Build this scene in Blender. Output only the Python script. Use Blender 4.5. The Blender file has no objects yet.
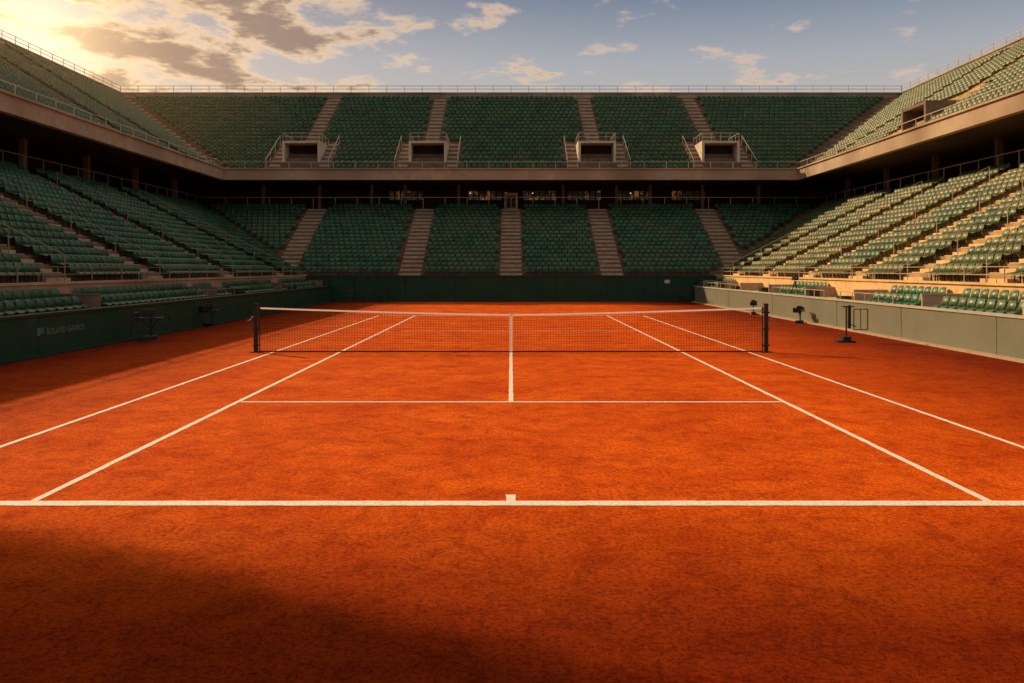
import bpy, math, random
import numpy as np
from mathutils import Vector
random.seed(7)
scene = bpy.context.scene
coll = scene.collection
F = 830.0; H = 2.02; CX = 511.0; HY = 269.0
SUN_AZ = math.radians(49); SUN_EL = math.radians(29)
SD = (-math.sin(SUN_AZ)*math.cos(SUN_EL), math.cos(SUN_AZ)*math.cos(SUN_EL), math.sin(SUN_EL))

# ------------------------------------------------------------ materials
def new_mat(name):
    m = bpy.data.materials.new(name); m.use_nodes = True
    nt = m.node_tree
    return m, nt, nt.nodes["Principled BSDF"]

def mottled(name, c1, c2, scale=3.0, rough=0.7, bump=0.0, bscale=40.0, detail=4, c3=None, scale2=0.4, spec=0.4, translucent=0.0):
    m, nt, b = new_mat(name)
    g = nt.nodes.new("ShaderNodeNewGeometry")
    n = nt.nodes.new("ShaderNodeTexNoise"); n.inputs["Scale"].default_value = scale; n.inputs["Detail"].default_value = detail
    n.inputs["Roughness"].default_value = 0.65
    nt.links.new(g.outputs["Position"], n.inputs["Vector"])
    r = nt.nodes.new("ShaderNodeValToRGB")
    r.color_ramp.elements[0].position = 0.32; r.color_ramp.elements[1].position = 0.68
    r.color_ramp.elements[0].color = (*c1, 1); r.color_ramp.elements[1].color = (*c2, 1)
    nt.links.new(n.outputs["Fac"], r.inputs["Fac"])
    out = r.outputs["Color"]
    if c3:
        n2 = nt.nodes.new("ShaderNodeTexNoise"); n2.inputs["Scale"].default_value = scale2; n2.inputs["Detail"].default_value = 3
        nt.links.new(g.outputs["Position"], n2.inputs["Vector"])
        r2 = nt.nodes.new("ShaderNodeValToRGB"); r2.color_ramp.elements[0].position = 0.45; r2.color_ramp.elements[1].position = 0.7
        nt.links.new(n2.outputs["Fac"], r2.inputs["Fac"])
        mx = nt.nodes.new("ShaderNodeMix"); mx.data_type = 'RGBA'
        nt.links.new(r2.outputs["Color"], mx.inputs[0]); nt.links.new(out, mx.inputs[6]); mx.inputs[7].default_value = (*c3, 1)
        out = mx.outputs[2]
    nt.links.new(out, b.inputs["Base Color"])
    b.inputs["Roughness"].default_value = rough
    b.inputs["Specular IOR Level"].default_value = spec
    if bump > 0:
        nb = nt.nodes.new("ShaderNodeTexNoise"); nb.inputs["Scale"].default_value = bscale; nb.inputs["Detail"].default_value = 3
        nt.links.new(g.outputs["Position"], nb.inputs["Vector"])
        bp = nt.nodes.new("ShaderNodeBump"); bp.inputs["Strength"].default_value = bump; bp.inputs["Distance"].default_value = 0.02
        nt.links.new(nb.outputs["Fac"], bp.inputs["Height"]); nt.links.new(bp.outputs["Normal"], b.inputs["Normal"])
    if translucent > 0:
        tr = nt.nodes.new("ShaderNodeBsdfTranslucent"); nt.links.new(out, tr.inputs["Color"])
        ms = nt.nodes.new("ShaderNodeMixShader"); ms.inputs[0].default_value = translucent
        nt.links.new(b.outputs[0], ms.inputs[1]); nt.links.new(tr.outputs[0], ms.inputs[2])
        nt.links.new(ms.outputs[0], nt.nodes["Material Output"].inputs["Surface"])
    return m

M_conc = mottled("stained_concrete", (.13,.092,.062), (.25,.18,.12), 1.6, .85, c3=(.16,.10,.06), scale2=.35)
M_conclit = mottled("sunlight_tinted_concrete", (.30,.19,.09), (.52,.35,.17), 1.6, .85, c3=(.34,.20,.08), scale2=.35)  # right-stand terraces: paler copy, warm sunlight put into the colour
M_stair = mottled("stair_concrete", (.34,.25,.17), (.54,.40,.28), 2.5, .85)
M_stairlit = mottled("sunlight_tinted_stair_concrete", (.56,.35,.15), (.80,.54,.25), 2.5, .85)  # right-stand steps and ledges: golden sunlight painted into the concrete
M_fascia = mottled("fascia_concrete", (.38,.27,.18), (.55,.40,.27), 1.2, .8, c3=(.27,.18,.11), scale2=.3)
M_pale = mottled("pale_concrete", (.50,.41,.32), (.68,.58,.46), 2.0, .8)
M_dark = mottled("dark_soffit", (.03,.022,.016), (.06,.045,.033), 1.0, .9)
M_void = mottled("passage_shade", (.012,.009,.007), (.03,.02,.014), 1.0, .9)
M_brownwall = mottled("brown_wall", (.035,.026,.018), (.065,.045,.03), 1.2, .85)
M_column = mottled("column_concrete", (.15,.115,.085), (.22,.17,.12), 1.2, .85)
M_rail = mottled("galvanised_rail", (.42,.34,.26), (.56,.46,.36), 5, .4)
M_rail.node_tree.nodes["Principled BSDF"].inputs["Metallic"].default_value = .2
M_raild = mottled("weathered_rail", (.20,.16,.12), (.30,.24,.18), 5, .5)
M_darkrail = mottled("dark_green_steel", (.010,.022,.015), (.016,.034,.022), 5, .5)
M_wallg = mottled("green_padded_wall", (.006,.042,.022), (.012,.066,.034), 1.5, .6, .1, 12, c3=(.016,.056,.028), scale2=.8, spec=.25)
M_walllit = mottled("sunlight_tinted_wall", (.150,.155,.110), (.185,.190,.138), .8, .6, c3=(.19,.165,.11), scale2=.4, spec=.3)  # right wall: lighter than the left, sunlight put into its colour
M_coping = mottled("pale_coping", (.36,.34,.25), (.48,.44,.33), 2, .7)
M_kerb = mottled("dusty_kerb", (.36,.24,.15), (.50,.36,.24), 3, .9, .3, 40)
M_tape = mottled("white_tape", (.72,.68,.62), (.84,.81,.76), 20, .7, translucent=.4)
M_cord = mottled("black_cord", (.008,.007,.006), (.016,.013,.011), 20, .9, spec=.1)
M_black = mottled("black_plastic", (.01,.01,.01), (.022,.02,.018), 6, .5)
M_letter = mottled("faded_lettering", (.13,.19,.14), (.18,.25,.19), 8, .7)
M_emblem = mottled("white_emblem", (.5,.5,.47), (.65,.65,.6), 8, .7)
M_ground = mottled("outer_ground", (.10,.085,.07), (.16,.13,.10), .3, .95)

def seat_mat(name, ca, cb, cd_, lo=.42):
    m, nt, b = new_mat(name)
    g = nt.nodes.new("ShaderNodeNewGeometry")
    s = nt.nodes.new("ShaderNodeVectorMath"); s.operation = 'SNAP'; s.inputs[1].default_value = (.5,.5,.5)
    nt.links.new(g.outputs["Position"], s.inputs[0])
    w = nt.nodes.new("ShaderNodeTexWhiteNoise"); nt.links.new(s.outputs[0], w.inputs["Vector"])
    r = nt.nodes.new("ShaderNodeValToRGB")
    r.color_ramp.elements[0].color = (*ca,1); r.color_ramp.elements[1].color = (*cb,1)
    nt.links.new(w.outputs["Value"], r.inputs["Fac"])
    n = nt.nodes.new("ShaderNodeTexNoise"); n.inputs["Scale"].default_value = .5; n.inputs["Detail"].default_value = 4
    nt.links.new(g.outputs["Position"], n.inputs["Vector"])
    r2 = nt.nodes.new("ShaderNodeValToRGB"); r2.color_ramp.elements[0].position = lo; r2.color_ramp.elements[1].position = .8
    r2.color_ramp.elements[1].color = (.7,.7,.7,1)
    nt.links.new(n.outputs["Fac"], r2.inputs["Fac"])
    mx = nt.nodes.new("ShaderNodeMix"); mx.data_type = 'RGBA'
    nt.links.new(r2.outputs["Color"], mx.inputs[0]); nt.links.new(r.outputs["Color"], mx.inputs[6]); mx.inputs[7].default_value = (*cd_,1)
    nt.links.new(mx.outputs[2], b.inputs["Base Color"])
    b.inputs["Roughness"].default_value = .42; b.inputs["Specular IOR Level"].default_value=.45
    return m
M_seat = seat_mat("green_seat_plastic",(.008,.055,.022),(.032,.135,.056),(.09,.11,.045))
M_seatR = seat_mat("sunlight_tinted_green_seat_plastic",(.020,.056,.018),(.064,.118,.038),(.27,.19,.06),.36)  # right-stand seats: sunlit look painted into the plastic colour

def clay_mat():
    m, nt, b = new_mat("red_clay")
    L = nt.links.new
    g = nt.nodes.new("ShaderNodeNewGeometry")
    def noise(sc, det=4, ro=.6, vec=None, dist=0.0):
        n = nt.nodes.new("ShaderNodeTexNoise"); n.inputs["Scale"].default_value = sc; n.inputs["Detail"].default_value = det; n.inputs["Roughness"].default_value = ro
        n.inputs["Distortion"].default_value = dist
        L(vec or g.outputs["Position"], n.inputs["Vector"]); return n
    def ramp(src, p0, c0, p1, c1):
        r = nt.nodes.new("ShaderNodeValToRGB"); r.color_ramp.elements[0].position = p0; r.color_ramp.elements[1].position = p1
        r.color_ramp.elements[0].color = (*c0,1); r.color_ramp.elements[1].color = (*c1,1); L(src, r.inputs["Fac"]); return r
    def mul(a, bb, fac=1.0):
        mx = nt.nodes.new("ShaderNodeMix"); mx.data_type='RGBA'; mx.blend_type='MULTIPLY'; mx.inputs[0].default_value = fac
        L(a, mx.inputs[6]); L(bb, mx.inputs[7]); return mx.outputs[2]
    def M(op,a,b_=None,c_=None):
        n=nt.nodes.new("ShaderNodeMath"); n.operation=op
        for i,v in enumerate((a,b_,c_)):
            if v is None: continue
            if isinstance(v,(int,float)): n.inputs[i].default_value=v
            else: L(v,n.inputs[i])
        return n.outputs[0]
    base = ramp(noise(.6,7,.8).outputs["Fac"], .38, (.72,.088,.0036), .62, (.99,.168,.008)).outputs["Color"]
    mid = ramp(noise(2.6,9,.92,None,.6).outputs["Fac"], .42, (.66,.55,.51), .53, (1.0,1.0,1.0)).outputs["Color"]
    fn = noise(26,6,1.0)
    fine = ramp(fn.outputs["Fac"], .43, (.36,.26,.23), .51, (1.0,1.0,1.0)).outputs["Color"]
    c = mul(mul(base, mid), fine)
    # light falloff painted into the clay: darker toward the sides and foreground
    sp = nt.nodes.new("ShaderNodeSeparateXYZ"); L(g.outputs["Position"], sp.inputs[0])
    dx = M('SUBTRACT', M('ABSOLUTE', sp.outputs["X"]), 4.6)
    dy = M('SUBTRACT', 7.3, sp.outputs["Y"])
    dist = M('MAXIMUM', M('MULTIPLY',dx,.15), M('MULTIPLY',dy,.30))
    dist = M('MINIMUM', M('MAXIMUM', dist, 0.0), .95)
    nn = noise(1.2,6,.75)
    edge_shade = ramp(M('MULTIPLY_ADD', nn.outputs["Fac"], .35, dist), .20, (1,1,1), 1.0, (.30,.21,.18)).outputs["Color"]
    c = mul(c, edge_shade)
    for sc,lo,hi in ((50,.16,.26),(21,.10,.16)):
        v = nt.nodes.new("ShaderNodeTexVoronoi"); v.inputs["Scale"].default_value = sc; L(g.outputs["Position"], v.inputs["Vector"])
        gr = ramp(v.outputs["Distance"], lo, (1,1,1), hi, (0,0,0))
        gm = ramp(noise(1.8,4,.7).outputs["Fac"], .40, (0,0,0), .60, (.85,.85,.85))
        gg = mul(gr.outputs["Color"], gm.outputs["Color"])
        mx = nt.nodes.new("ShaderNodeMix"); mx.data_type='RGBA'; L(gg, mx.inputs[0]); L(c, mx.inputs[6]); mx.inputs[7].default_value=(.16,.02,.004,1)
        c = mx.outputs[2]
    L(c, b.inputs["Base Color"])
    b.inputs["Roughness"].default_value = 1.0; b.inputs["Specular IOR Level"].default_value = .04
    bp = nt.nodes.new("ShaderNodeBump"); bp.inputs["Strength"].default_value = .5; bp.inputs["Distance"].default_value = .014
    L(fn.outputs["Fac"], bp.inputs["Height"])
    bp2 = nt.nodes.new("ShaderNodeBump"); bp2.inputs["Strength"].default_value = .22; bp2.inputs["Distance"].default_value = .05
    L(noise(4.5,4,.7).outputs["Fac"], bp2.inputs["Height"]); L(bp.outputs["Normal"], bp2.inputs["Normal"])
    L(bp2.outputs["Normal"], b.inputs["Normal"])
    return m
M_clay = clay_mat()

def line_mat():
    m, nt, b = new_mat("dusty_white_line")
    L = nt.links.new
    g = nt.nodes.new("ShaderNodeNewGeometry")
    n = nt.nodes.new("ShaderNodeTexNoise"); n.inputs["Scale"].default_value = 28; n.inputs["Detail"].default_value = 6; n.inputs["Roughness"].default_value=.8
    L(g.outputs["Position"], n.inputs["Vector"])
    r = nt.nodes.new("ShaderNodeValToRGB"); r.color_ramp.elements[0].position=.35; r.color_ramp.elements[1].position=.50
    r.color_ramp.elements[0].color=(.66,.30,.13,1); r.color_ramp.elements[1].color=(.84,.75,.62,1)
    L(n.outputs["Fac"], r.inputs["Fac"]); L(r.outputs["Color"], b.inputs["Base Color"])
    b.inputs["Roughness"].default_value=.9
    return m
M_line = line_mat()

def glass_mat():
    m, nt, b = new_mat("warm_lit_window")
    g = nt.nodes.new("ShaderNodeNewGeometry")
    w = nt.nodes.new("ShaderNodeTexNoise"); w.inputs["Scale"].default_value=1.3; w.inputs["Detail"].default_value=5; w.inputs["Roughness"].default_value=.8
    nt.links.new(g.outputs["Position"], w.inputs["Vector"])
    r = nt.nodes.new("ShaderNodeValToRGB"); r.color_ramp.elements[0].position=.52; r.color_ramp.elements[1].position=.70
    r.color_ramp.elements[0].color=(.006,.004,.002,1); r.color_ramp.elements[1].color=(.36,.14,.035,1)
    nt.links.new(w.outputs["Fac"], r.inputs["Fac"])
    b.inputs["Base Color"].default_value=(.02,.02,.02,1); b.inputs["Roughness"].default_value=.15
    nt.links.new(r.outputs["Color"], b.inputs["Emission Color"]); b.inputs["Emission Strength"].default_value=.65
    return m
M_glass = glass_mat()
M_lamp, _nt, _b = new_mat("small_lamp_glow"); _b.inputs["Emission Color"].default_value=(1,.75,.45,1); _b.inputs["Emission Strength"].default_value=1.0

# ------------------------------------------------------------ mesh helpers
def make_mesh(name, V, Fc, mat):
    me = bpy.data.meshes.new(name); me.from_pydata([tuple(v) for v in V], [], Fc); me.update()
    if mat: me.materials.append(mat)
    return me
def add_obj(name, me, parent=None, **props):
    o = bpy.data.objects.new(name, me); coll.objects.link(o)
    if parent is not None: o.parent = parent
    for k, v in props.items(): o[k] = v
    return o
def empty(name, loc=(0,0,0), **props):
    o = bpy.data.objects.new(name, None); o.location = loc; o.empty_display_size=.2; coll.objects.link(o)
    for k, v in props.items(): o[k] = v
    return o
BF = [(0,1,3,2),(4,6,7,5),(0,4,5,1),(2,3,7,6),(0,2,6,4),(1,5,7,3)]
class MB:
    def __init__(s): s.V=[]; s.F=[]
    def box(s, x0,x1,y0,y1,z0,z1, P=None):
        n=len(s.V)
        for x in (x0,x1):
            for y in (y0,y1):
                for z in (z0,z1):
                    s.V.append(P(x,y,z) if P else (x,y,z))
        s.F += [tuple(n+i for i in f) for f in BF]
    def prism(s, poly, z0, z1):
        n=len(s.V); k=len(poly)
        for z in (z0,z1):
            for x,y in poly: s.V.append((x,y,z))
        for i in range(k):
            j=(i+1)%k; s.F.append((n+i,n+j,n+k+j,n+k+i))
        s.F.append(tuple(n+i for i in range(k))[::-1]); s.F.append(tuple(n+k+i for i in range(k)))
    def cyl(s, cx,cy,z0,z1,r0,r1=None,n=16):
        r1 = r0 if r1 is None else r1
        k=len(s.V)
        for z,r in ((z0,r0),(z1,r1)):
            for i in range(n):
                a=2*math.pi*i/n; s.V.append((cx+r*math.cos(a), cy+r*math.sin(a), z))
        for i in range(n):
            j=(i+1)%n; s.F.append((k+i,k+j,k+n+j,k+n+i))
        s.F.append(tuple(k+i for i in range(n))[::-1]); s.F.append(tuple(k+n+i for i in range(n)))
    def rod(s, a, b, r, n=6):
        a=np.array(a,float); b=np.array(b,float); d=b-a; d/=np.linalg.norm(d)
        t=np.array((0,0,1.)) if abs(d[2])<.9 else np.array((1.,0,0))
        u=np.cross(d,t); u/=np.linalg.norm(u); v=np.cross(d,u); k=len(s.V)
        for p in (a,b):
            for i in range(n):
                an=2*math.pi*i/n; s.V.append(tuple(p+r*(math.cos(an)*u+math.sin(an)*v)))
        for i in range(n):
            j=(i+1)%n; s.F.append((k+i,k+j,k+n+j,k+n+i))
        s.F.append(tuple(k+i for i in range(n))[::-1]); s.F.append(tuple(k+n+i for i in range(n)))
    def obj(s, name, mat, parent=None, **props):
        return add_obj(name, make_mesh(name, s.V, s.F, mat), parent, **props)

# ------------------------------------------------------------ stand frames
YN = 8.0
class Frame:
    def __init__(s, side, X0, Y0): s.side=side; s.X0=X0; s.Y0=Y0
    def P(s,u,d,z):
        if s.side=='back': return (u, s.Y0+d, z)
        if s.side=='left': return (-(s.X0+d), u, z)
        return (s.X0+d, u, z)
    def ur(s,d):
        if s.side=='back': return (-(s.X0+d), s.X0+d)
        return (YN, s.Y0+d)
    def facing(s):
        return {'back':0.0,'left':math.pi/2,'right':-math.pi/2}[s.side]
    def extrude(s, mb, prof, closed=True):
        n=len(mb.V); k=len(prof)
        for e in (0,1):
            for d,z in prof: mb.V.append(s.P(s.ur(d)[e], d, z))
        for i in range(k if closed else k-1):
            j=(i+1)%k; mb.F.append((n+i,n+j,n+k+j,n+k+i))
        if closed:
            mb.F.append(tuple(n+i for i in range(k))); mb.F.append(tuple(n+k+i for i in range(k))[::-1])
    def bar(s, mb, d, z, r=.025):
        s.extrude(mb, [(d-r,z-r),(d+r,z-r),(d+r,z+r),(d-r,z+r)])
    def railing(s, mb, d, z, h=1.0, step=1.8, bars=2, r=.022):
        for b in range(bars): s.bar(mb, d, z+h*(1-b*.45), r)
        u0,u1=s.ur(d); n=int((u1-u0)/step)
        for i in range(n+1):
            u=u0+(u1-u0)*i/n; mb.box(u-r,u+r,d-r,d+r,z,z+h,s.P)

LR, LRUN, LRISE, LZ = 18, .543, .274, 1.62
UR_, URUN, URISE, UZ = 20, .632, .388, 8.9
SP_ = .39
lowF = {k:Frame(k,12.8,51.35) for k in ('back','left','right')}
upF = {k:Frame(k,20.4,58.3) for k in ('back','left','right')}
low_aisles = {'back':[-14.2,-6.3,0,6.3,14.2], 'left':[11.5,18.0,24.0,30.5,38.5,47.0], 'right':[11.5,18.0,22.5,27.0,31.5,36.5,42.5,48.2]}
up_aisles = {'back':[-15.1,-6.0,6.2,15.1], 'left':[21,33,45,53], 'right':[21,33,45,54]}
seats=[]
labels = {'back':"tall two-tier concrete grandstand with green seats behind the baseline wall",
          'left':"shaded two-tier concrete grandstand with green seats along the sideline",
          'right':"sunlit two-tier concrete grandstand with green seats along the sideline"}

for side in ('back','left','right'):
    lf, uf = lowF[side], upF[side]
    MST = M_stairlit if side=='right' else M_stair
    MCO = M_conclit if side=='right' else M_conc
    G = empty("grandstand", lf.P(0 if side=='back' else 30, 0, 0), label=labels[side], category="grandstand", group="grandstands around the court")
    def put(mb, name, mat, parent=None, **pr):
        base = G.location
        mb.V = [(v[0]-base[0], v[1]-base[1], v[2]-base[2]) for v in mb.V]
        return mb.obj(name, mat, parent or G, **pr)
    mb=MB(); prof=[(0,0.0)]
    for i in range(LR):
        z=LZ+i*LRISE; prof += [(i*LRUN,z),((i+1)*LRUN,z)]
    topd=LR*LRUN; topz=LZ+LR*LRISE-.1
    prof += [(topd,topz),(topd+4.5,topz)]
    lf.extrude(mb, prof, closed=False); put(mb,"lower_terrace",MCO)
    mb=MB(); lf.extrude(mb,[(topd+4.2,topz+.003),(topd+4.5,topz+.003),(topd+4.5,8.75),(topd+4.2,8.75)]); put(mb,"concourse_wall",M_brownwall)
    u0,u1=lf.ur(topd+4.2)
    if side=='back':
        for u in (-9.6,-3.4,.9,4.4,8.3,12.6):
            mb=MB(); w=2.7; zz=topz+1.0
            P=lf.P; d=topd+4.2
            for a,b,c,e in ((u,u+w,zz-.06,zz),(u,u+w,zz+.7,zz+.76)): mb.box(a,b,d-.06,d-.002,c,e,P)
            for t in range(7): mb.box(u+t*w/6-.05,u+t*w/6+.05,d-.055,d-.004,zz+.001,zz+.699,P)
            wobj=put(mb,"window",M_black)
            mb=MB(); mb.box(u+.03,u+w-.03,d-.035,d-.008,zz+.002,zz+.698,P); put(mb,"pane",M_glass,wobj)
    ulist = [-18.5,-14.3,-10.4,-7.9,-3.9,3.9,7.9,10.4,14.3,18.5] if side=='back' else np.arange(10,60,6.0)
    for u in ulist:
        mb=MB(); mb.box(u-.11,u+.11,topd+.8,topd+1.1,topz+.003,8.3,lf.P)
        put(mb,"column",M_column)
    if side=='back':
        for u in (-3.2,-.4,1.7,9.4):
            mb=MB(); mb.box(u-.04,u+.04,topd+4.08,topd+4.19,7.95,8.01,lf.P); put(mb,"wall_lamp",M_lamp)
    mb=MB(); lf.railing(mb, topd+.1, topz+.0, .85, 1.6, 1, .018); put(mb,"handrail",M_raild if side=='left' else M_rail)
    sw = .68 if side=='back' else .64
    for a in low_aisles[side]:
        mb=MB(); w=sw
        for i in range(LR):
            z=LZ+i*LRISE; d=i*LRUN
            mb.box(a-w,a+w,d+.004,d+LRUN*.5,z+.004,z+.03,lf.P)
            mb.box(a-w,a+w,d+LRUN*.5+.001,d+LRUN+.02,z+.004,z+LRISE*.5,lf.P)
        st=put(mb,"stairway",MST)
        if side!='back':
            mb=MB()
            for i in range(0,LR,3):
                dd=i*LRUN+.1; zz=LZ+i*LRISE; mb.box(a-.012,a+.012,dd-.012,dd+.012,zz+.03,zz+.8,lf.P)
            n0=len(mb.V)
            for dd in (.1,15*LRUN+.1):
                for q in ((-.014,-.014),(.014,-.014),(.014,.014),(-.014,.014)):
                    mb.V.append(lf.P(a+q[0],dd,LZ+(dd-.1)/LRUN*LRISE+.8+q[1]))
            for q in range(4): mb.F.append((n0+q,n0+(q+1)%4,n0+4+(q+1)%4,n0+4+q))
            put(mb,"handrail",M_rail if side=='right' else M_raild,st)
    for i in range(LR):
        d=i*LRUN+.32; z=LZ+i*LRISE; u0,u1=lf.ur(d)
        u=(u0+.45 if side=='back' else u0+.3)
        while u<u1-.45:
            if all(abs(u-a)>sw+.22 for a in low_aisles[side]):
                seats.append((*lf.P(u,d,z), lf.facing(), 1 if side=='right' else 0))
            u+=SP_
    # ---------- upper deck
    utop=UR_*URUN; uz=UZ+UR_*URISE
    mb=MB(); prof=[(0,UZ-.3)]
    for i in range(UR_):
        z=UZ+i*URISE; prof += [(i*URUN,z),((i+1)*URUN,z)]
    prof += [(utop,uz),(utop+.5,uz)]
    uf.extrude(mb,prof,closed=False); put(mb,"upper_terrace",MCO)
    mb=MB(); uf.extrude(mb,[(-.35,8.25),(.0,8.25),(.0,8.97),(-.35,8.97)])
    uf.extrude(mb,[(-.45,8.973),(.1,8.973),(.1,9.06),(-.45,9.06)]); put(mb,"fascia",M_fascia)
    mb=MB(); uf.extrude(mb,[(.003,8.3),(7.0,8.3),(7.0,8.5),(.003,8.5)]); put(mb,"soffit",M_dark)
    mb=MB(); uf.extrude(mb,[(utop+.5,0),(utop+.8,0),(utop+.8,uz+.45),(utop+.5,uz+.45)])
    uf.extrude(mb,[(utop+.4,uz+.453),(utop+.9,uz+.453),(utop+.9,uz+.55),(utop+.4,uz+.55)]); put(mb,"rim_wall",M_fascia)
    mb=MB(); uf.railing(mb,utop+.65,uz+.55,.6,1.5,2,.018); put(mb,"rim_railing",M_rail)
    mb=MB(); uf.railing(mb,-.2,9.06,.45,1.5,1,.016); put(mb,"handrail",M_rail)
    vd0=1.4; vd1=vd0+3.0
    def has_ent(a): return side=='back' or (side=='right' and a==45)
    for a in up_aisles[side]:
        w=.52; E=has_ent(a)
        parts=[(-w,w,0)] if not E else [(-w,w,1),(-2.15,-1.4,2),(1.4,2.15,2)]
        for s0,s1,mode in parts:
            mb=MB()
            for i in range(UR_):
                z=UZ+i*URISE; d=i*URUN
                if mode==1 and d<vd1-.3: continue
                if mode==2 and d>vd1-.3: continue
                mb.box(a+s0,a+s1,d+.004,d+URUN*.5,z+.004,z+.03,uf.P)
                mb.box(a+s0,a+s1,d+URUN*.5+.001,d+URUN+.02,z+.004,z+URISE*.5,uf.P)
            put(mb,"stairway",MST)
        if not E: continue
        zf=UZ+.1; zt=UZ+2.35
        if side=='right': zt=UZ+2.0
        ent=MB()
        ent.box(a-1.36,a-1.18,vd0,vd1,zf-.3,zt,uf.P); ent.box(a+1.18,a+1.36,vd0,vd1,zf-.3,zt,uf.P)
        ent.box(a-1.178,a+1.178,vd0+.02,vd1,zt-.16,zt-.002,uf.P)
        ent.box(a-1.178,a+1.178,vd0+.03,vd0+.15,zf-.3,zf+.35,uf.P)
        eo=put(ent,"entrance",M_conc if side=='right' else M_pale)
        mb=MB(); mb.box(a-1.175,a+1.175,vd0+1.3,vd0+1.35,zf-.2,zt-.162,uf.P); put(mb,"doorway",M_void,eo)  # flat dark panel, shade of the passage put into its colour
        if side!='back': continue
        mb=MB(); mb.box(a-.5,a+.35,vd0+1.24,vd0+1.297,zf+.2,zf+1.2,uf.P); put(mb,"passage_light",M_glass,eo)
        mb=MB(); rr_=.014
        for sx in (-1.32,1.32):
            mb.box(a+sx-rr_,a+sx+rr_,vd0,vd1,zt+.55,zt+.58,uf.P)
            for t in np.linspace(vd0+.05,vd1-.05,4): mb.box(a+sx-rr_,a+sx+rr_,t-rr_,t+rr_,zt+.002,zt+.55,uf.P)
            so_ = a+sx*1.68
            for t in (0,2,4,6):
                dd=t*URUN+.2; zz=UZ+t*URISE
                mb.box(so_-rr_,so_+rr_,dd-rr_,dd+rr_,zz,zz+.8,uf.P)
            n0=len(mb.V)
            for e in (0.2,6*URUN+.2):
                for q in ((-.018,-.018),(.018,-.018),(.018,.018),(-.018,.018)):
                    mb.V.append(uf.P(so_+q[0], e, UZ+(e-.2)/URUN*URISE+.8+q[1]))
            for q in range(4): mb.F.append((n0+q,n0+(q+1)%4,n0+4+(q+1)%4,n0+4+q))
        mb.box(a-1.32,a+1.32,vd0,vd0+.028,zt+.55,zt+.58,uf.P); mb.box(a-1.32,a+1.32,vd0,vd0+.028,zt+.28,zt+.305,uf.P)
        for t in (-.66,0,.66): mb.box(a+t-.012,a+t+.012,vd0+.03,vd0+.054,zt+.002,zt+.55,uf.P)
        put(mb,"handrail",M_rail,eo)
    for i in range(UR_):
        d=i*URUN+.38; z=UZ+i*URISE; u0,u1=uf.ur(d)
        u=u0+(.95 if side=='back' else .3)
        while u<u1-.95:
            ok=True
            for a in up_aisles[side]:
                if not has_ent(a) or i*URUN>vd1-.3:
                    if abs(u-a)<.74: ok=False
                elif abs(u-a)<2.38: ok=False
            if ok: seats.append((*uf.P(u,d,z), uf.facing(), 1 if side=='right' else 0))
            u+=SP_+.03
    if side=='back':
        for sg in (-1,1):
            mb=MB()
            for i in range(UR_):
                z=UZ+i*URISE
                for hstep in (0,1):
                    d=i*URUN+hstep*URUN*.5
                    X=(uf.X0+d)*sg; Y=uf.Y0+d
                    def PP(x,y,zz,X=X,Y=Y,sg=sg):
                        c=math.sqrt(.5); return (X+sg*(x*c+y*c)*1.0, Y+(-x*c+y*c), zz)
                    mb.box(-.62,.62,0,.48,z+.006,z+.03+hstep*URISE*.5,PP)
            put(mb,"stairway",M_stair)
        mb=MB(); mb.box(-.5,.5,topd+.3,topd+1.2,topz+.003,topz+1.2,lf.P); g_=put(mb,"kiosk",M_fascia)
        mb=MB(); mb.box(-.33,.33,topd+.26,topd+.298,topz+.1,topz+1.0,lf.P); put(mb,"door",M_dark,g_)
    else:
        sg=-1 if side=='left' else 1
        def SP(u,d,z,sg=sg): return (sg*d,u,z)
        mb=MB(); xi=11.47 if side=='right' else 11.2
        mb.box(YN,51.3,xi,12.05,0,.72,SP); mb.box(YN,51.3,12.053,12.78,0,.93,SP)
        put(mb,"box_platform",MST if side=='right' else M_conc)
        mb=MB(); mb.box(YN,51.3,12.62,12.775,.935,LZ-.03,SP); mb.box(YN,51.3,12.56,12.80,LZ-.027,LZ+.04,SP); put(mb,"parapet",M_stairlit if side=='right' else M_fascia)
        mb=MB()
        for zz in (.24,.45): mb.box(YN,51.3,12.66,12.684,LZ+zz,LZ+zz+.022,SP)
        for u in np.arange(YN,51.3,1.9): mb.box(u,u+.024,12.66,12.684,LZ+.042,LZ+.45,SP)
        put(mb,"handrail",M_raild if side=='left' else M_rail)
        for y0,y1 in ((25.0,29.2),(30.5,36.5),(41.6,50.6)):
            if side=='left' and y0<30: continue
            mb=MB(); mb.box(y0,y1,11.50,11.525,1.22,1.245,SP)
            for u in np.arange(y0,y1+.01,1.0): mb.box(u-.012,u+.012,11.50,11.524,.72,1.22,SP)
            put(mb,"box_railing",M_raild if side=='left' else M_rail)
        for u in np.arange(14.0,51,4.6 if side=='right' else 9.2):
            mb=MB(); mb.box(u,u+.06,11.5,12.6,.94,1.28,SP); mb.box(u-.02,u+.08,11.48,12.6,1.283,1.33,SP)
            put(mb,"box_divider",M_conc if side=='left' else M_stair)
        for rr,(d,z) in enumerate(((11.75,.72),(12.33,.93))):
            u=YN+.5
            while u<50.5:
                if side=='left':
                    k=(u-14.0)%9.2; ok = .4<k<8.9 and not (34.6<u<36.4 or 43.2<u<44.8)
                else:
                    k=(u-14.0)%4.6; blk=int((u-14.0)//4.6)
                    ok = .5<k<4.2 and blk not in (3,5,6)
                if ok: seats.append((sg*d,u,z, -sg*math.pi/2, 0))
                u+=.43

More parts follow.
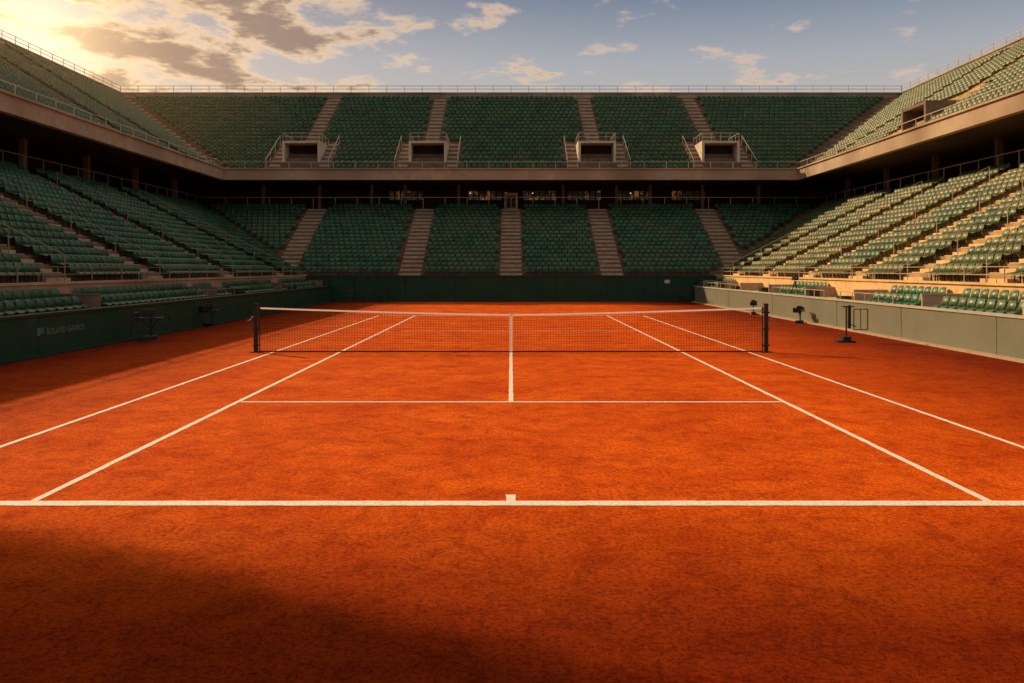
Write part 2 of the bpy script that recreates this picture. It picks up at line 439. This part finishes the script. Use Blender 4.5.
# ------------------------------------------------------------ seat template (faces -Y)
def slab(nx, ny, fn, th):
    V=[];Fc=[]
    for k in (0,1):
        for j in range(ny+1):
            for i in range(nx+1):
                V.append(fn(i/nx, j/ny, k*th))
    o=(nx+1)*(ny+1)
    for j in range(ny):
        for i in range(nx):
            a=j*(nx+1)+i
            Fc.append((a,a+1,a+nx+2,a+nx+1)); Fc.append((o+a,o+a+nx+1,o+a+nx+2,o+a+1))
    for i in range(nx):
        a=i; Fc.append((a,o+a,o+a+1,a+1)); a=ny*(nx+1)+i; Fc.append((a,a+1,o+a+1,o+a))
    for j in range(ny):
        a=j*(nx+1); b=a+nx+1; Fc.append((a,b,o+b,o+a)); a=a+nx; b=a+nx+1; Fc.append((a,o+a,o+b,b))
    return V,Fc
def f_back(s,t,k):
    w=.172*(1-.22*max(0,t-.55)**1.0); x=(s*2-1)*w
    return (x, .12+.075*t-.05*abs(s*2-1)**2 + k, .29+.27*t - .025*(abs(s*2-1)**3)*t)
def f_pan(s,t,k):
    x=(s*2-1)*.172; y=-.16+.28*t
    return (x, y, .26+.035*(abs(s*2-1)**2)-.015*math.sin(t*math.pi) -.03*max(0,.3-t)/.3 + .02*t + k)
bV,bF=slab(4,2,f_back,.022)
pV,pF=slab(4,2,f_pan,.022)
mb=MB()
for x in (-.12,.12):
    mb.box(x-.013,x+.013,.02,.05,0,.26); mb.box(x-.013,x+.013,-.10,.13,.235,.255)
mb.box(-.135,.135,.10,.125,.15,.18)
lV,lF=mb.V,mb.F
me_leg=make_mesh("stadium_seat",lV,lF,M_darkrail)
tmpl={}
for k,mt in ((0,M_seat),(1,M_seatR)):
    mbk=make_mesh("backrest",bV,bF,mt); mpn=make_mesh("seat_pan",pV,pF,mt)
    for me in (mbk,mpn): me.polygons.foreach_set("use_smooth",[True]*len(me.polygons))
    tmpl[k]=(mbk,mpn)

def inview(p):
    x,y,z=p
    if y<3: return False
    px=CX+F*x/y; py=HY-F*(z+.5-H)/y
    return -5<px<1029 and -5<py<688
vis=[i for i,s in enumerate(seats) if inview(s[:3])]
vis.sort(key=lambda i: seats[i][0]**2+seats[i][1]**2+(seats[i][2]-H)**2)
near=set(vis[:300])
root0={}
for i in vis[:300]:
    x,y,z,r,kd=seats[i]
    if kd not in root0:
        o=add_obj("stadium_seat",me_leg); b=add_obj("backrest",tmpl[kd][0],o); p=add_obj("seat_pan",tmpl[kd][1],o); root0[kd]=(o,b,p)
    else:
        q=root0[kd]
        o=q[0].copy(); coll.objects.link(o); b=q[1].copy(); p=q[2].copy()
        b.parent=o; p.parent=o; coll.objects.link(b); coll.objects.link(p)
    o.location=(x,y,z+.004); o.rotation_euler=(0,0,r+random.uniform(-.04,.04))
    o["label"]="green plastic stadium seat with sunlight put into its colour" if kd else "green plastic stadium seat bolted to the concrete terrace"
    o["category"]="seat"; o["group"]="seats in the grandstands"
tv=np.array(bV+pV+[v for v in lV[:8]],float)
tf=[f for f in bF]+[tuple(i+len(bV) for i in f) for f in pF]+[tuple(i+len(bV)+len(pV) for i in f) for f in lF[:6]]
tf=np.array(tf,int); nv=len(tv)
rest=np.array([seats[i] for i in range(len(seats)) if i not in near])
jit=np.random.RandomState(3).uniform(-.04,.04,len(rest))
c=np.cos(rest[:,3]+jit); s_=np.sin(rest[:,3]+jit)
X=tv[None,:,0]*c[:,None]-tv[None,:,1]*s_[:,None]+rest[:,0:1]
Y=tv[None,:,0]*s_[:,None]+tv[None,:,1]*c[:,None]+rest[:,1:2]
Z=tv[None,:,2]+rest[:,2:3]+.004
co=np.stack([X,Y,Z],-1).reshape(-1).astype(np.float32)
fi=(tf[None]+ (np.arange(len(rest))*nv)[:,None,None]).reshape(-1).astype(np.int32)
me=bpy.data.meshes.new("stadium_seats"); me.vertices.add(len(co)//3); me.vertices.foreach_set("co",co)
nf=len(fi)//4; me.loops.add(len(fi)); me.loops.foreach_set("vertex_index",fi)
me.polygons.add(nf); me.polygons.foreach_set("loop_start",np.arange(nf,dtype=np.int32)*4); me.polygons.foreach_set("loop_total",np.full(nf,4,np.int32))
me.materials.append(M_seat); me.materials.append(M_seatR)
me.polygons.foreach_set("material_index",np.repeat(rest[:,4].astype(np.int32),len(tf)))
me.update(calc_edges=True); me.validate()
add_obj("stadium_seats",me,None,kind="stuff",label="distant rows of green plastic seats filling the grandstands",category="seats",group="seats in the grandstands")
print("SEATS",len(seats))

# ------------------------------------------------------------ ground, court, lines
def sheet(name,x0,x1,y0,y1,z,mat,**pr):
    return add_obj(name, make_mesh(name,[(x0,y0,z),(x1,y0,z),(x1,y1,z),(x0,y1,z)],[(0,1,2,3)],mat),None,**pr)
sheet("ground",-900,900,-600,1400,-.02,M_ground,kind="structure",label="flat grey ground around the stadium")
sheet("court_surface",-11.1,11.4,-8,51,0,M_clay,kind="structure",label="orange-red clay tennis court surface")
mb=MB()
YB,YS,YNET,YS2,YB2=7.15,12.60,20.15,27.0,36.0
rl=random.Random(5)
def strip(x0,y0,x1,y1,w,z=.004):
    L=math.hypot(x1-x0,y1-y0); n=max(2,int(L/.12)); dx,dy=(x1-x0)/L,(y1-y0)/L
    k=len(mb.V)
    for i in range(n+1):
        t=i/n; a=w/2+rl.uniform(-.005,.005); b=w/2+rl.uniform(-.005,.005)
        cx,cy=x0+(x1-x0)*t,y0+(y1-y0)*t
        mb.V.append((cx-dy*a,cy+dx*a,z)); mb.V.append((cx+dy*b,cy-dx*b,z))
    for i in range(n): mb.F.append((k+2*i,k+2*i+1,k+2*i+3,k+2*i+2))
strip(-6.0,YB,6.0,YB,.145,.004)
for sx in (-1,1):
    strip(sx*4.15,YB+.075,sx*4.15,YB2-.05,.075,.004)
    strip(sx*5.80,YB+.075,sx*5.72,YB2-.05,.07,.004)
strip(-4.10,YS,4.10,YS,.085,.004); strip(-4.10,YS2,4.10,YS2,.06,.004)
strip(0,YS+.045,0,YS2-.03,.07,.004)
strip(-5.75,YB2,5.75,YB2,.1,.004)
strip(0,YB+.075,0,YB+.27,.09,.004)
mb.obj("court_lines",M_line,None,kind="structure",label="dusty white court lines on the clay")

# ------------------------------------------------------------ walls
def side_wall(sg, mat, label, X):
    W=empty("court_wall",(sg*X,25,0),label=label,category="wall",group="low walls around the court")
    mb=MB(); rr=random.Random(sg)
    y=-2.0; gp=.012 if sg<0 else .010
    while y<50.7:
        L=min(2.35,50.7-y); o=rr.uniform(0,.012)
        mb.box(sg*(X+.003+o)-sg*X, sg*(X+.22)-sg*X, y+gp-25, y+L-gp-25, .03, .93)
        y+=2.35
    mb.obj("panel",mat,W)
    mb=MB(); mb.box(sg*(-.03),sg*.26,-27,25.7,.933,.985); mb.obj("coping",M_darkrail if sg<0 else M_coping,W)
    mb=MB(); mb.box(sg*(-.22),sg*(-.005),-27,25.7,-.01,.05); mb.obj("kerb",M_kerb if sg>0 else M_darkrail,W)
    mb=MB(); mb.box(sg*.06,sg*.2,-27,25.7,0,.9); mb.obj("backing",M_black,W)
    return W
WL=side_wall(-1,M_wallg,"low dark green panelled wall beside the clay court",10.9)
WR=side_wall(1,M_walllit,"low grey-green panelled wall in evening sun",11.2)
W=empty("court_wall",(0,51,0),label="dark green padded wall behind the far baseline",category="wall",group="low walls around the court")
mb=MB(); x=-12.7
while x<12.6:
    L=min(3.1,12.7-x); mb.box(x+.01,x+L-.01,0,.25,.02,1.55); x+=3.1
mb.obj("panel",M_wallg,W)
mb=MB(); mb.box(-12.75,12.75,-.05,.33,1.553,1.63); mb.obj("coping",M_darkrail,W)
mb=MB(); mb.box(-12.75,12.75,-.12,-.003,-.01,.12); mb.obj("kerb",M_darkrail,W)
mb=MB(); mb.box(-12.7,12.7,.1,.24,0,1.5); mb.obj("backing",M_black,W)
mb=MB()
mb.cyl(0,0,0,.012,.2,n=20); V=[(9.6+v[0]*.9,-.002-v[2],1.25+v[1]*.6) for v in mb.V]
add_obj("emblem",make_mesh("emblem",V,mb.F,M_emblem),W)
for sg,X in ((-1,10.9),(1,11.2)):
    R=MB(); 
    R.box(-.12,.12,-.25,.25,0,1.35); R.box(-.16,.16,-.29,.29,1.353,1.42)
    o=R.obj("wall_pier",M_wallg,None,label="dark green pier at the corner of the court walls",category="wall pier",group="corner piers"); o.location=(sg*(X+.32),50.55,0)

cu=bpy.data.curves.new("lettering","FONT"); cu.body="ROLAND GARROS"; cu.size=.21; cu.extrude=.003; cu.align_x='LEFT'
to=bpy.data.objects.new("lettering_tmp",cu); coll.objects.link(to)
bpy.context.view_layer.update()
dg=bpy.context.evaluated_depsgraph_get()
tm=bpy.data.meshes.new_from_object(to.evaluated_get(dg)); bpy.data.objects.remove(to)
tm.materials.clear(); tm.materials.append(M_letter)
lt=add_obj("lettering",tm,WL)
lt.rotation_euler=(math.radians(90),0,math.radians(90)); lt.location=(.014,19.45-25,.48)
mb=MB()
for k in range(4): mb.box(.008,.02,19.08-25+k*.07,19.08-25+k*.07+.035,.47+.02*k,.66)
mb.obj("emblem",M_letter,WL)

# ------------------------------------------------------------ net
NET=empty("tennis_net",(0,YNET,0),label="black tennis net with white tape across the clay court",category="tennis net")
PX=6.11
def top(x): 
    t=abs(x)/PX; return .925+.165*(t**1.35)
mb=MB(); r=.0019
n=int(2*PX/.066)
for i in range(n+1):
    x=-PX+2*PX*i/n
    if abs(x)<.01: continue
    mb.box(x-r,x+r,-r,r,.03,top(x)-.04)
for j in range(15):
    f=j/15
    seg=24
    for i in range(seg):
        xa=-PX+2*PX*i/seg; xb=-PX+2*PX*(i+1)/seg
        za=.03+(top(xa)-.04-.03)*f; zb=.03+(top(xb)-.04-.03)*f; k=len(mb.V)
        for x,z in ((xa,za),(xb,zb)):
            for q in ((-.008-r,-r),(-.008+r,-r),(-.008+r,r),(-.008-r,r)): mb.V.append((x,q[0],z+q[1]))
        for q in range(4): mb.F.append((k+q,k+(q+1)%4,k+4+(q+1)%4,k+4+q))
mb.obj("net_mesh",M_cord,NET)
mb=MB(); seg=40
for i in range(seg):
    xa=-PX+2*PX*i/seg; xb=-PX+2*PX*(i+1)/seg; k=len(mb.V)
    for x in (xa,xb):
        for q in ((0,-.04),(0,0)): mb.V.append((x,q[0],top(x)+q[1]))
    mb.F.append((k,k+1,k+3,k+2))
mb.obj("top_tape",M_tape,NET)
mb=MB(); mb.box(-PX,PX,-.012,.012,.008,.035); mb.obj("bottom_band",M_cord,NET)
mb=MB(); mb.V=[(-.035,-.02,.0),(.035,-.02,.0),(.035,-.02,.935),(-.035,-.02,.935),(.035,.02,.935),(-.035,.02,.935),(.035,.02,.0),(-.035,.02,.0)]; mb.F=[(0,1,2,3),(3,2,4,5)]; mb.obj("centre_strap",M_tape,NET)
for sg in (-1,1):
    mb=MB(); mb.box(-.045,.045,-.045,.045,0,1.16); mb.box(-.052,.052,-.052,.052,1.162,1.185)
    mb.box(-.12,.12,-.12,.12,.004,.02)
    p=mb.obj("net_post",M_black,NET); p.location=(sg*(PX+.08),0,0)
    mb=MB(); mb.rod((sg*-.09,-.0,0.02),(sg*-.09,0,1.09),.014,8); 
    for z in (.15,.55,.95): mb.box(-.09,.09,-.02,.02,z,z+.03)
    mb.obj("lacing_bar",M_black,p)
    mb=MB(); mb.rod((sg*.046,0,.85),(sg*.11,0,.85),.028,10); mb.rod((sg*.10,0,.85),(sg*.10,-.16,.78),.012,6); mb.rod((sg*.10,-.16,.78),(sg*.16,-.16,.78),.016,6)
    mb.obj("crank",M_raild,p)

# ------------------------------------------------------------ courtside equipment
def table(x,y,s=1.0,label="",rot=0.0):
    T=empty("courtside_stand",(x,y,0),label=label,category="equipment stand",group="small stands beside the court walls"); T.rotation_euler=(0,0,rot)
    mb=MB(); mb.cyl(0,0,.004,.04,.2*s,.17*s,18); mb.cyl(0,0,.04,.07,.1*s,.05*s,12); mb.box(-.3*s,.14*s,-.12*s,.12*s,.004,.13*s); mb.obj("base",M_black,T)
    mb=MB(); mb.cyl(0,0,.07,.55*s,.028*s,n=10); mb.rod((0,0,.3*s),(-.22*s,0,.56*s),.016,6); mb.rod((0,0,.3*s),(.16*s,0,.56*s),.016,6); mb.obj("pedestal",M_black,T)
    mb=MB(); mb.box(-.36*s,.3*s,-.18*s,.18*s,.56*s,.59*s); mb.box(-.40*s,-.3*s,-.15*s,.2*s,.5*s,.72*s); mb.obj("tabletop",M_black,T)
    mb=MB(); mb.box(-.18*s,.08*s,-.08*s,.1*s,.61*s,.80*s); mb.rod((-.03*s,-.08*s,.7*s),(-.03*s,-.2*s,.7*s),.05*s,10); mb.rod((.08*s,0,.76*s),(.46*s,0,.66*s),.015,6); mb.rod((.46*s,0,.66*s),(.40*s,0,.50*s),.02,6); mb.obj("camera",M_black,T)
    return T
table(-10.1,23.3,1.12,"black pedestal stand holding a small camera near the wall",.25)
table(-10.45,29.0,1.0,"black pedestal stand on the clay beside the dark wall",-.3)
table(10.8,31.0,.8,"black pedestal stand on the clay beside the pale wall",.9)
table(10.8,37.0,.8,"black pedestal stand on the clay beside the pale wall",1.4)
T=empty("scoring_stand",(9.25,22.9,0),label="thin black court-side stand with an open frame and foot",category="equipment stand")
mb=MB(); mb.box(-.28,.2,-.14,.14,.004,.05); mb.box(-.12,.1,-.1,.1,.05,.16); mb.obj("base",M_black,T)
mb=MB(); mb.rod((.0,0,.05),(.0,0,1.0),.022,8); mb.rod((0,0,.55),(.28,0,.42),.012,6); mb.rod((-.12,0,.98),(.22,0,.98),.018,6); mb.obj("pole",M_black,T)
mb=MB(); mb.box(.05,.12,-.03,.03,.38,1.02)
for a,b,c_,d_ in ((.2,.6,.90,.92),(.2,.6,.34,.36),(.2,.22,.36,.90),(.58,.6,.36,.90),(.39,.405,.36,.90)): mb.box(a,b,-.012,.012,c_,d_)
mb.obj("frame",M_black,T)
def chair(x,y,r):
    C=empty("line_judge_chair",(x,y,0),label="dark green chair standing in front of the far wall",category="chair",group="chairs by the far wall"); C.rotation_euler=(0,0,r)
    mb=MB(); mb.box(-.24,.24,-.22,.22,.42,.46); mb.obj("seat",M_darkrail,C)
    mb=MB(); mb.box(-.24,.24,.2,.235,.55,.9); mb.obj("backrest",M_darkrail,C)
    for a in (-.21,.21):
        for b in (-.19,.21):
            mb=MB(); mb.box(a-.018,a+.018,b-.018,b+.018,0,.419 if b<0 else .9); mb.obj("leg",M_black,C)
for x,y,r in ((-9.6,49.2,.1),(-8.6,49.6,0),(-7.6,49.7,-.1),(9.4,49.4,-.1),(10.2,48.6,-.6)): chair(x,y,r)
def cam(x,y,z,lab):
    C=empty("camera_tripod",(x,y,z),label=lab,category="camera",group="cameras on the box platforms")
    for k in range(3):
        a=k*2.094+.4; mb=MB(); mb.rod((0,0,.8),(.28*math.cos(a),.28*math.sin(a),.0),.014,6); mb.obj("leg",M_black,C)
    mb=MB(); mb.box(-.08,.08,-.18,.16,.82,1.0); mb.rod((0,-.18,.91),(0,-.34,.91),.05,10); mb.obj("camera_body",M_black,C)
cam(11.8,34.5,.73,"black broadcast camera on tripod in the courtside box")
for x,y,z,w_,h_ in ((11.75,29.2,.722,.5,.35),(11.75,32.3,.722,.35,.5),(11.75,38.5,.722,.5,.45),(11.75,43.5,.722,.6,.4),(11.75,46.2,.722,.4,.55),(-11.7,35.6,.722,.5,.45),(-11.65,44.0,.722,.6,.4)):
    C=empty("equipment_case",(x,y,z),label="dark equipment case standing in the empty courtside box",category="case",group="equipment cases in the boxes")
    mb=MB(); mb.box(-.2,.2,-w_/2,w_/2,0,h_*.7); mb.obj("body",M_black,C)
    mb=MB(); mb.box(-.21,.21,-w_/2-.01,w_/2+.01,h_*.7+.003,h_); mb.obj("lid",M_darkrail,C)

# ------------------------------------------------------------ unseen slab outside left stand, added to cast the foreground shadow
hz=31.0; dd=hz/math.tan(SUN_EL)
OX,OY=-math.sin(SUN_AZ)*dd, math.cos(SUN_AZ)*dd
T=empty("shadow_caster",(OX-8,OY+3,0),label="unseen slab on masts added to cast the foreground shadow",category="shadow caster")
def off(poly): return [(x+8,y-3) for x,y in poly]
mb=MB()
mb.prism(off([(-13,6.62),(-4.1,6.5),(-2.9,6.1),(.6,4.1),(4.4,1.0),(4.2,-4),(-13,-4)]),hz,hz+.15)  # outline follows the ground shadow it is added to cast
mb.obj("shadow_slab",M_conc,T)
for x,y in ((-11.5,4.8),(-11.5,2.5),(-7,-1)):
    mb=MB(); mb.cyl(x+8,y-3,0,hz-.003,.3,.22,12); mb.obj("mast",M_rail,T)
mb=MB(); mb.box(-3.9,-3.6,-4.5,3.6,hz-.5,hz-.005); mb.obj("beam",M_rail,T)

# ------------------------------------------------------------ evening haze drifting over the sunward upper tier
hm=bpy.data.materials.new("evening_haze"); hm.use_nodes=True; hn=hm.node_tree; hn.nodes.clear()
vo=hn.nodes.new("ShaderNodeVolumeScatter"); vo.inputs["Density"].default_value=.0019; vo.inputs["Anisotropy"].default_value=.87; vo.inputs["Color"].default_value=(1,.64,.28,1)
om=hn.nodes.new("ShaderNodeOutputMaterial"); hn.links.new(vo.outputs[0],om.inputs["Volume"])
mb=MB(); mb.box(-60,-16,12,95,8.5,26); mb.obj("sky_haze",hm,None,kind="structure",label="thin warm evening haze over the upper tier")

# ------------------------------------------------------------ world
w=bpy.data.worlds.new("World"); scene.world=w; w.use_nodes=True
nt=w.node_tree; N=nt.nodes; L=nt.links.new
bg=N["Background"]
sky=N.new("ShaderNodeTexSky"); sky.sky_type='NISHITA'; sky.sun_disc=False; sky.sun_elevation=SUN_EL; sky.sun_rotation=-SUN_AZ
sky.dust_density=4.0; sky.air_density=1.2
tc=N.new("ShaderNodeTexCoord")
def math_(op,a,b=None,clamp=False):
    n=N.new("ShaderNodeMath"); n.operation=op; n.use_clamp=clamp
    for i,v in enumerate((a,b)):
        if v is None: continue
        if isinstance(v,(int,float)): n.inputs[i].default_value=v
        else: L(v,n.inputs[i])
    return n.outputs[0]
def mixc(f,a,b,bt='MIX'):
    n=N.new("ShaderNodeMix"); n.data_type='RGBA'; n.blend_type=bt
    for i,v in ((0,f),(6,a),(7,b)):
        if isinstance(v,(int,float)): n.inputs[i].default_value=v
        elif isinstance(v,tuple): n.inputs[i].default_value=(*v,1)
        else: L(v,n.inputs[i])
    return n.outputs[2]
def ramp(f,pts,interp='LINEAR'):
    n=N.new("ShaderNodeValToRGB"); cr=n.color_ramp; cr.interpolation=interp
    while len(cr.elements)<len(pts): cr.elements.new(.5)
    for e_,(p,c) in zip(cr.elements,pts): e_.position=p; e_.color=(*c,1)
    L(f,n.inputs["Fac"]); return n.outputs["Color"]
sep=N.new("ShaderNodeSeparateXYZ"); L(tc.outputs["Generated"],sep.inputs[0])
zz=sep.outputs["Z"]
def lobe(az,el):
    d=N.new("ShaderNodeVectorMath"); d.operation='DOT_PRODUCT'; L(tc.outputs["Generated"],d.inputs[0])
    a,e_=math.radians(az),math.radians(el)
    d.inputs[1].default_value=(-math.sin(a)*math.cos(e_), math.cos(a)*math.cos(e_), math.sin(e_))
    return math_('MAXIMUM',d.outputs["Value"],0.0)
g_wide=math_('POWER',lobe(36,16),9.0); g_mid=math_('POWER',lobe(30,13.5),380.0)
grad=ramp(zz,[(0,(.64,.50,.40)),(.17,(.58,.52,.47)),(.24,(.40,.42,.46)),(.31,(.17,.225,.32)),(.40,(.26,.27,.28)),(.6,(.40,.37,.33)),(1,(.43,.40,.36))])
nis=mixc(1.0,sky.outputs["Color"],(.07,.07,.07),'MULTIPLY')
base=mixc(.88,nis,grad)
base=mixc(g_wide,base,mixc(1.0,base,(.16,.07,-.01),'ADD'))
zc=math_('ADD',math_('MAXIMUM',zz,0.0),.12)
cb=N.new("ShaderNodeCombineXYZ"); L(math_('DIVIDE',sep.outputs["X"],zc),cb.inputs[0]); L(math_('DIVIDE',sep.outputs["Y"],zc),cb.inputs[1]); cb.inputs[2].default_value=7.7
n1=N.new("ShaderNodeTexNoise"); n1.inputs["Scale"].default_value=3.4; n1.inputs["Detail"].default_value=12; n1.inputs["Roughness"].default_value=.61; n1.inputs["Distortion"].default_value=.15
L(cb.outputs[0],n1.inputs["Vector"])
cov=math_('ADD',n1.outputs["Fac"],math_('SUBTRACT',math_('MULTIPLY',math_('POWER',lobe(22,19),30.0),.185),.045))
cmask=ramp(cov,[(.52,(0,0,0)),(.65,(1,1,1))],'EASE')
thick=ramp(cov,[(.58,(0,0,0)),(.70,(1,1,1))],'EASE')
lit=mixc(g_wide,(.76,.56,.42),(1.2,.82,.45))
shade=mixc(g_wide,(.29,.235,.225),(.36,.235,.155))
ccol=mixc(thick,lit,shade)
fin=mixc(math_('MULTIPLY',cmask,.92),base,ccol)
fin=mixc(g_mid,fin,mixc(1.0,fin,(.8,.52,.24),'ADD'))
L(fin,bg.inputs["Color"]); bg.inputs["Strength"].default_value=1.0

sl=bpy.data.lights.new("sun","SUN"); sl.energy=5.0; sl.angle=math.radians(.5); sl.color=(1,.70,.38)
so=bpy.data.objects.new("sun",sl); coll.objects.link(so)
so.rotation_euler=Vector(SD).to_track_quat('Z','Y').to_euler()

# ------------------------------------------------------------ camera
cd=bpy.data.cameras.new("camera"); cam_o=bpy.data.objects.new("camera",cd); coll.objects.link(cam_o)
cam_o.location=(0,0,H); cam_o.rotation_euler=(math.radians(90),0,0)
cd.sensor_width=36; cd.lens=F/1024*36; cd.shift_y=-(341.5-HY)/1024; cd.shift_x=(512-CX)/1024
cd.clip_end=3000; cd.clip_start=.05
scene.camera=cam_o
scene.view_settings.view_transform='Standard'; scene.view_settings.look='None'; scene.view_settings.exposure=0
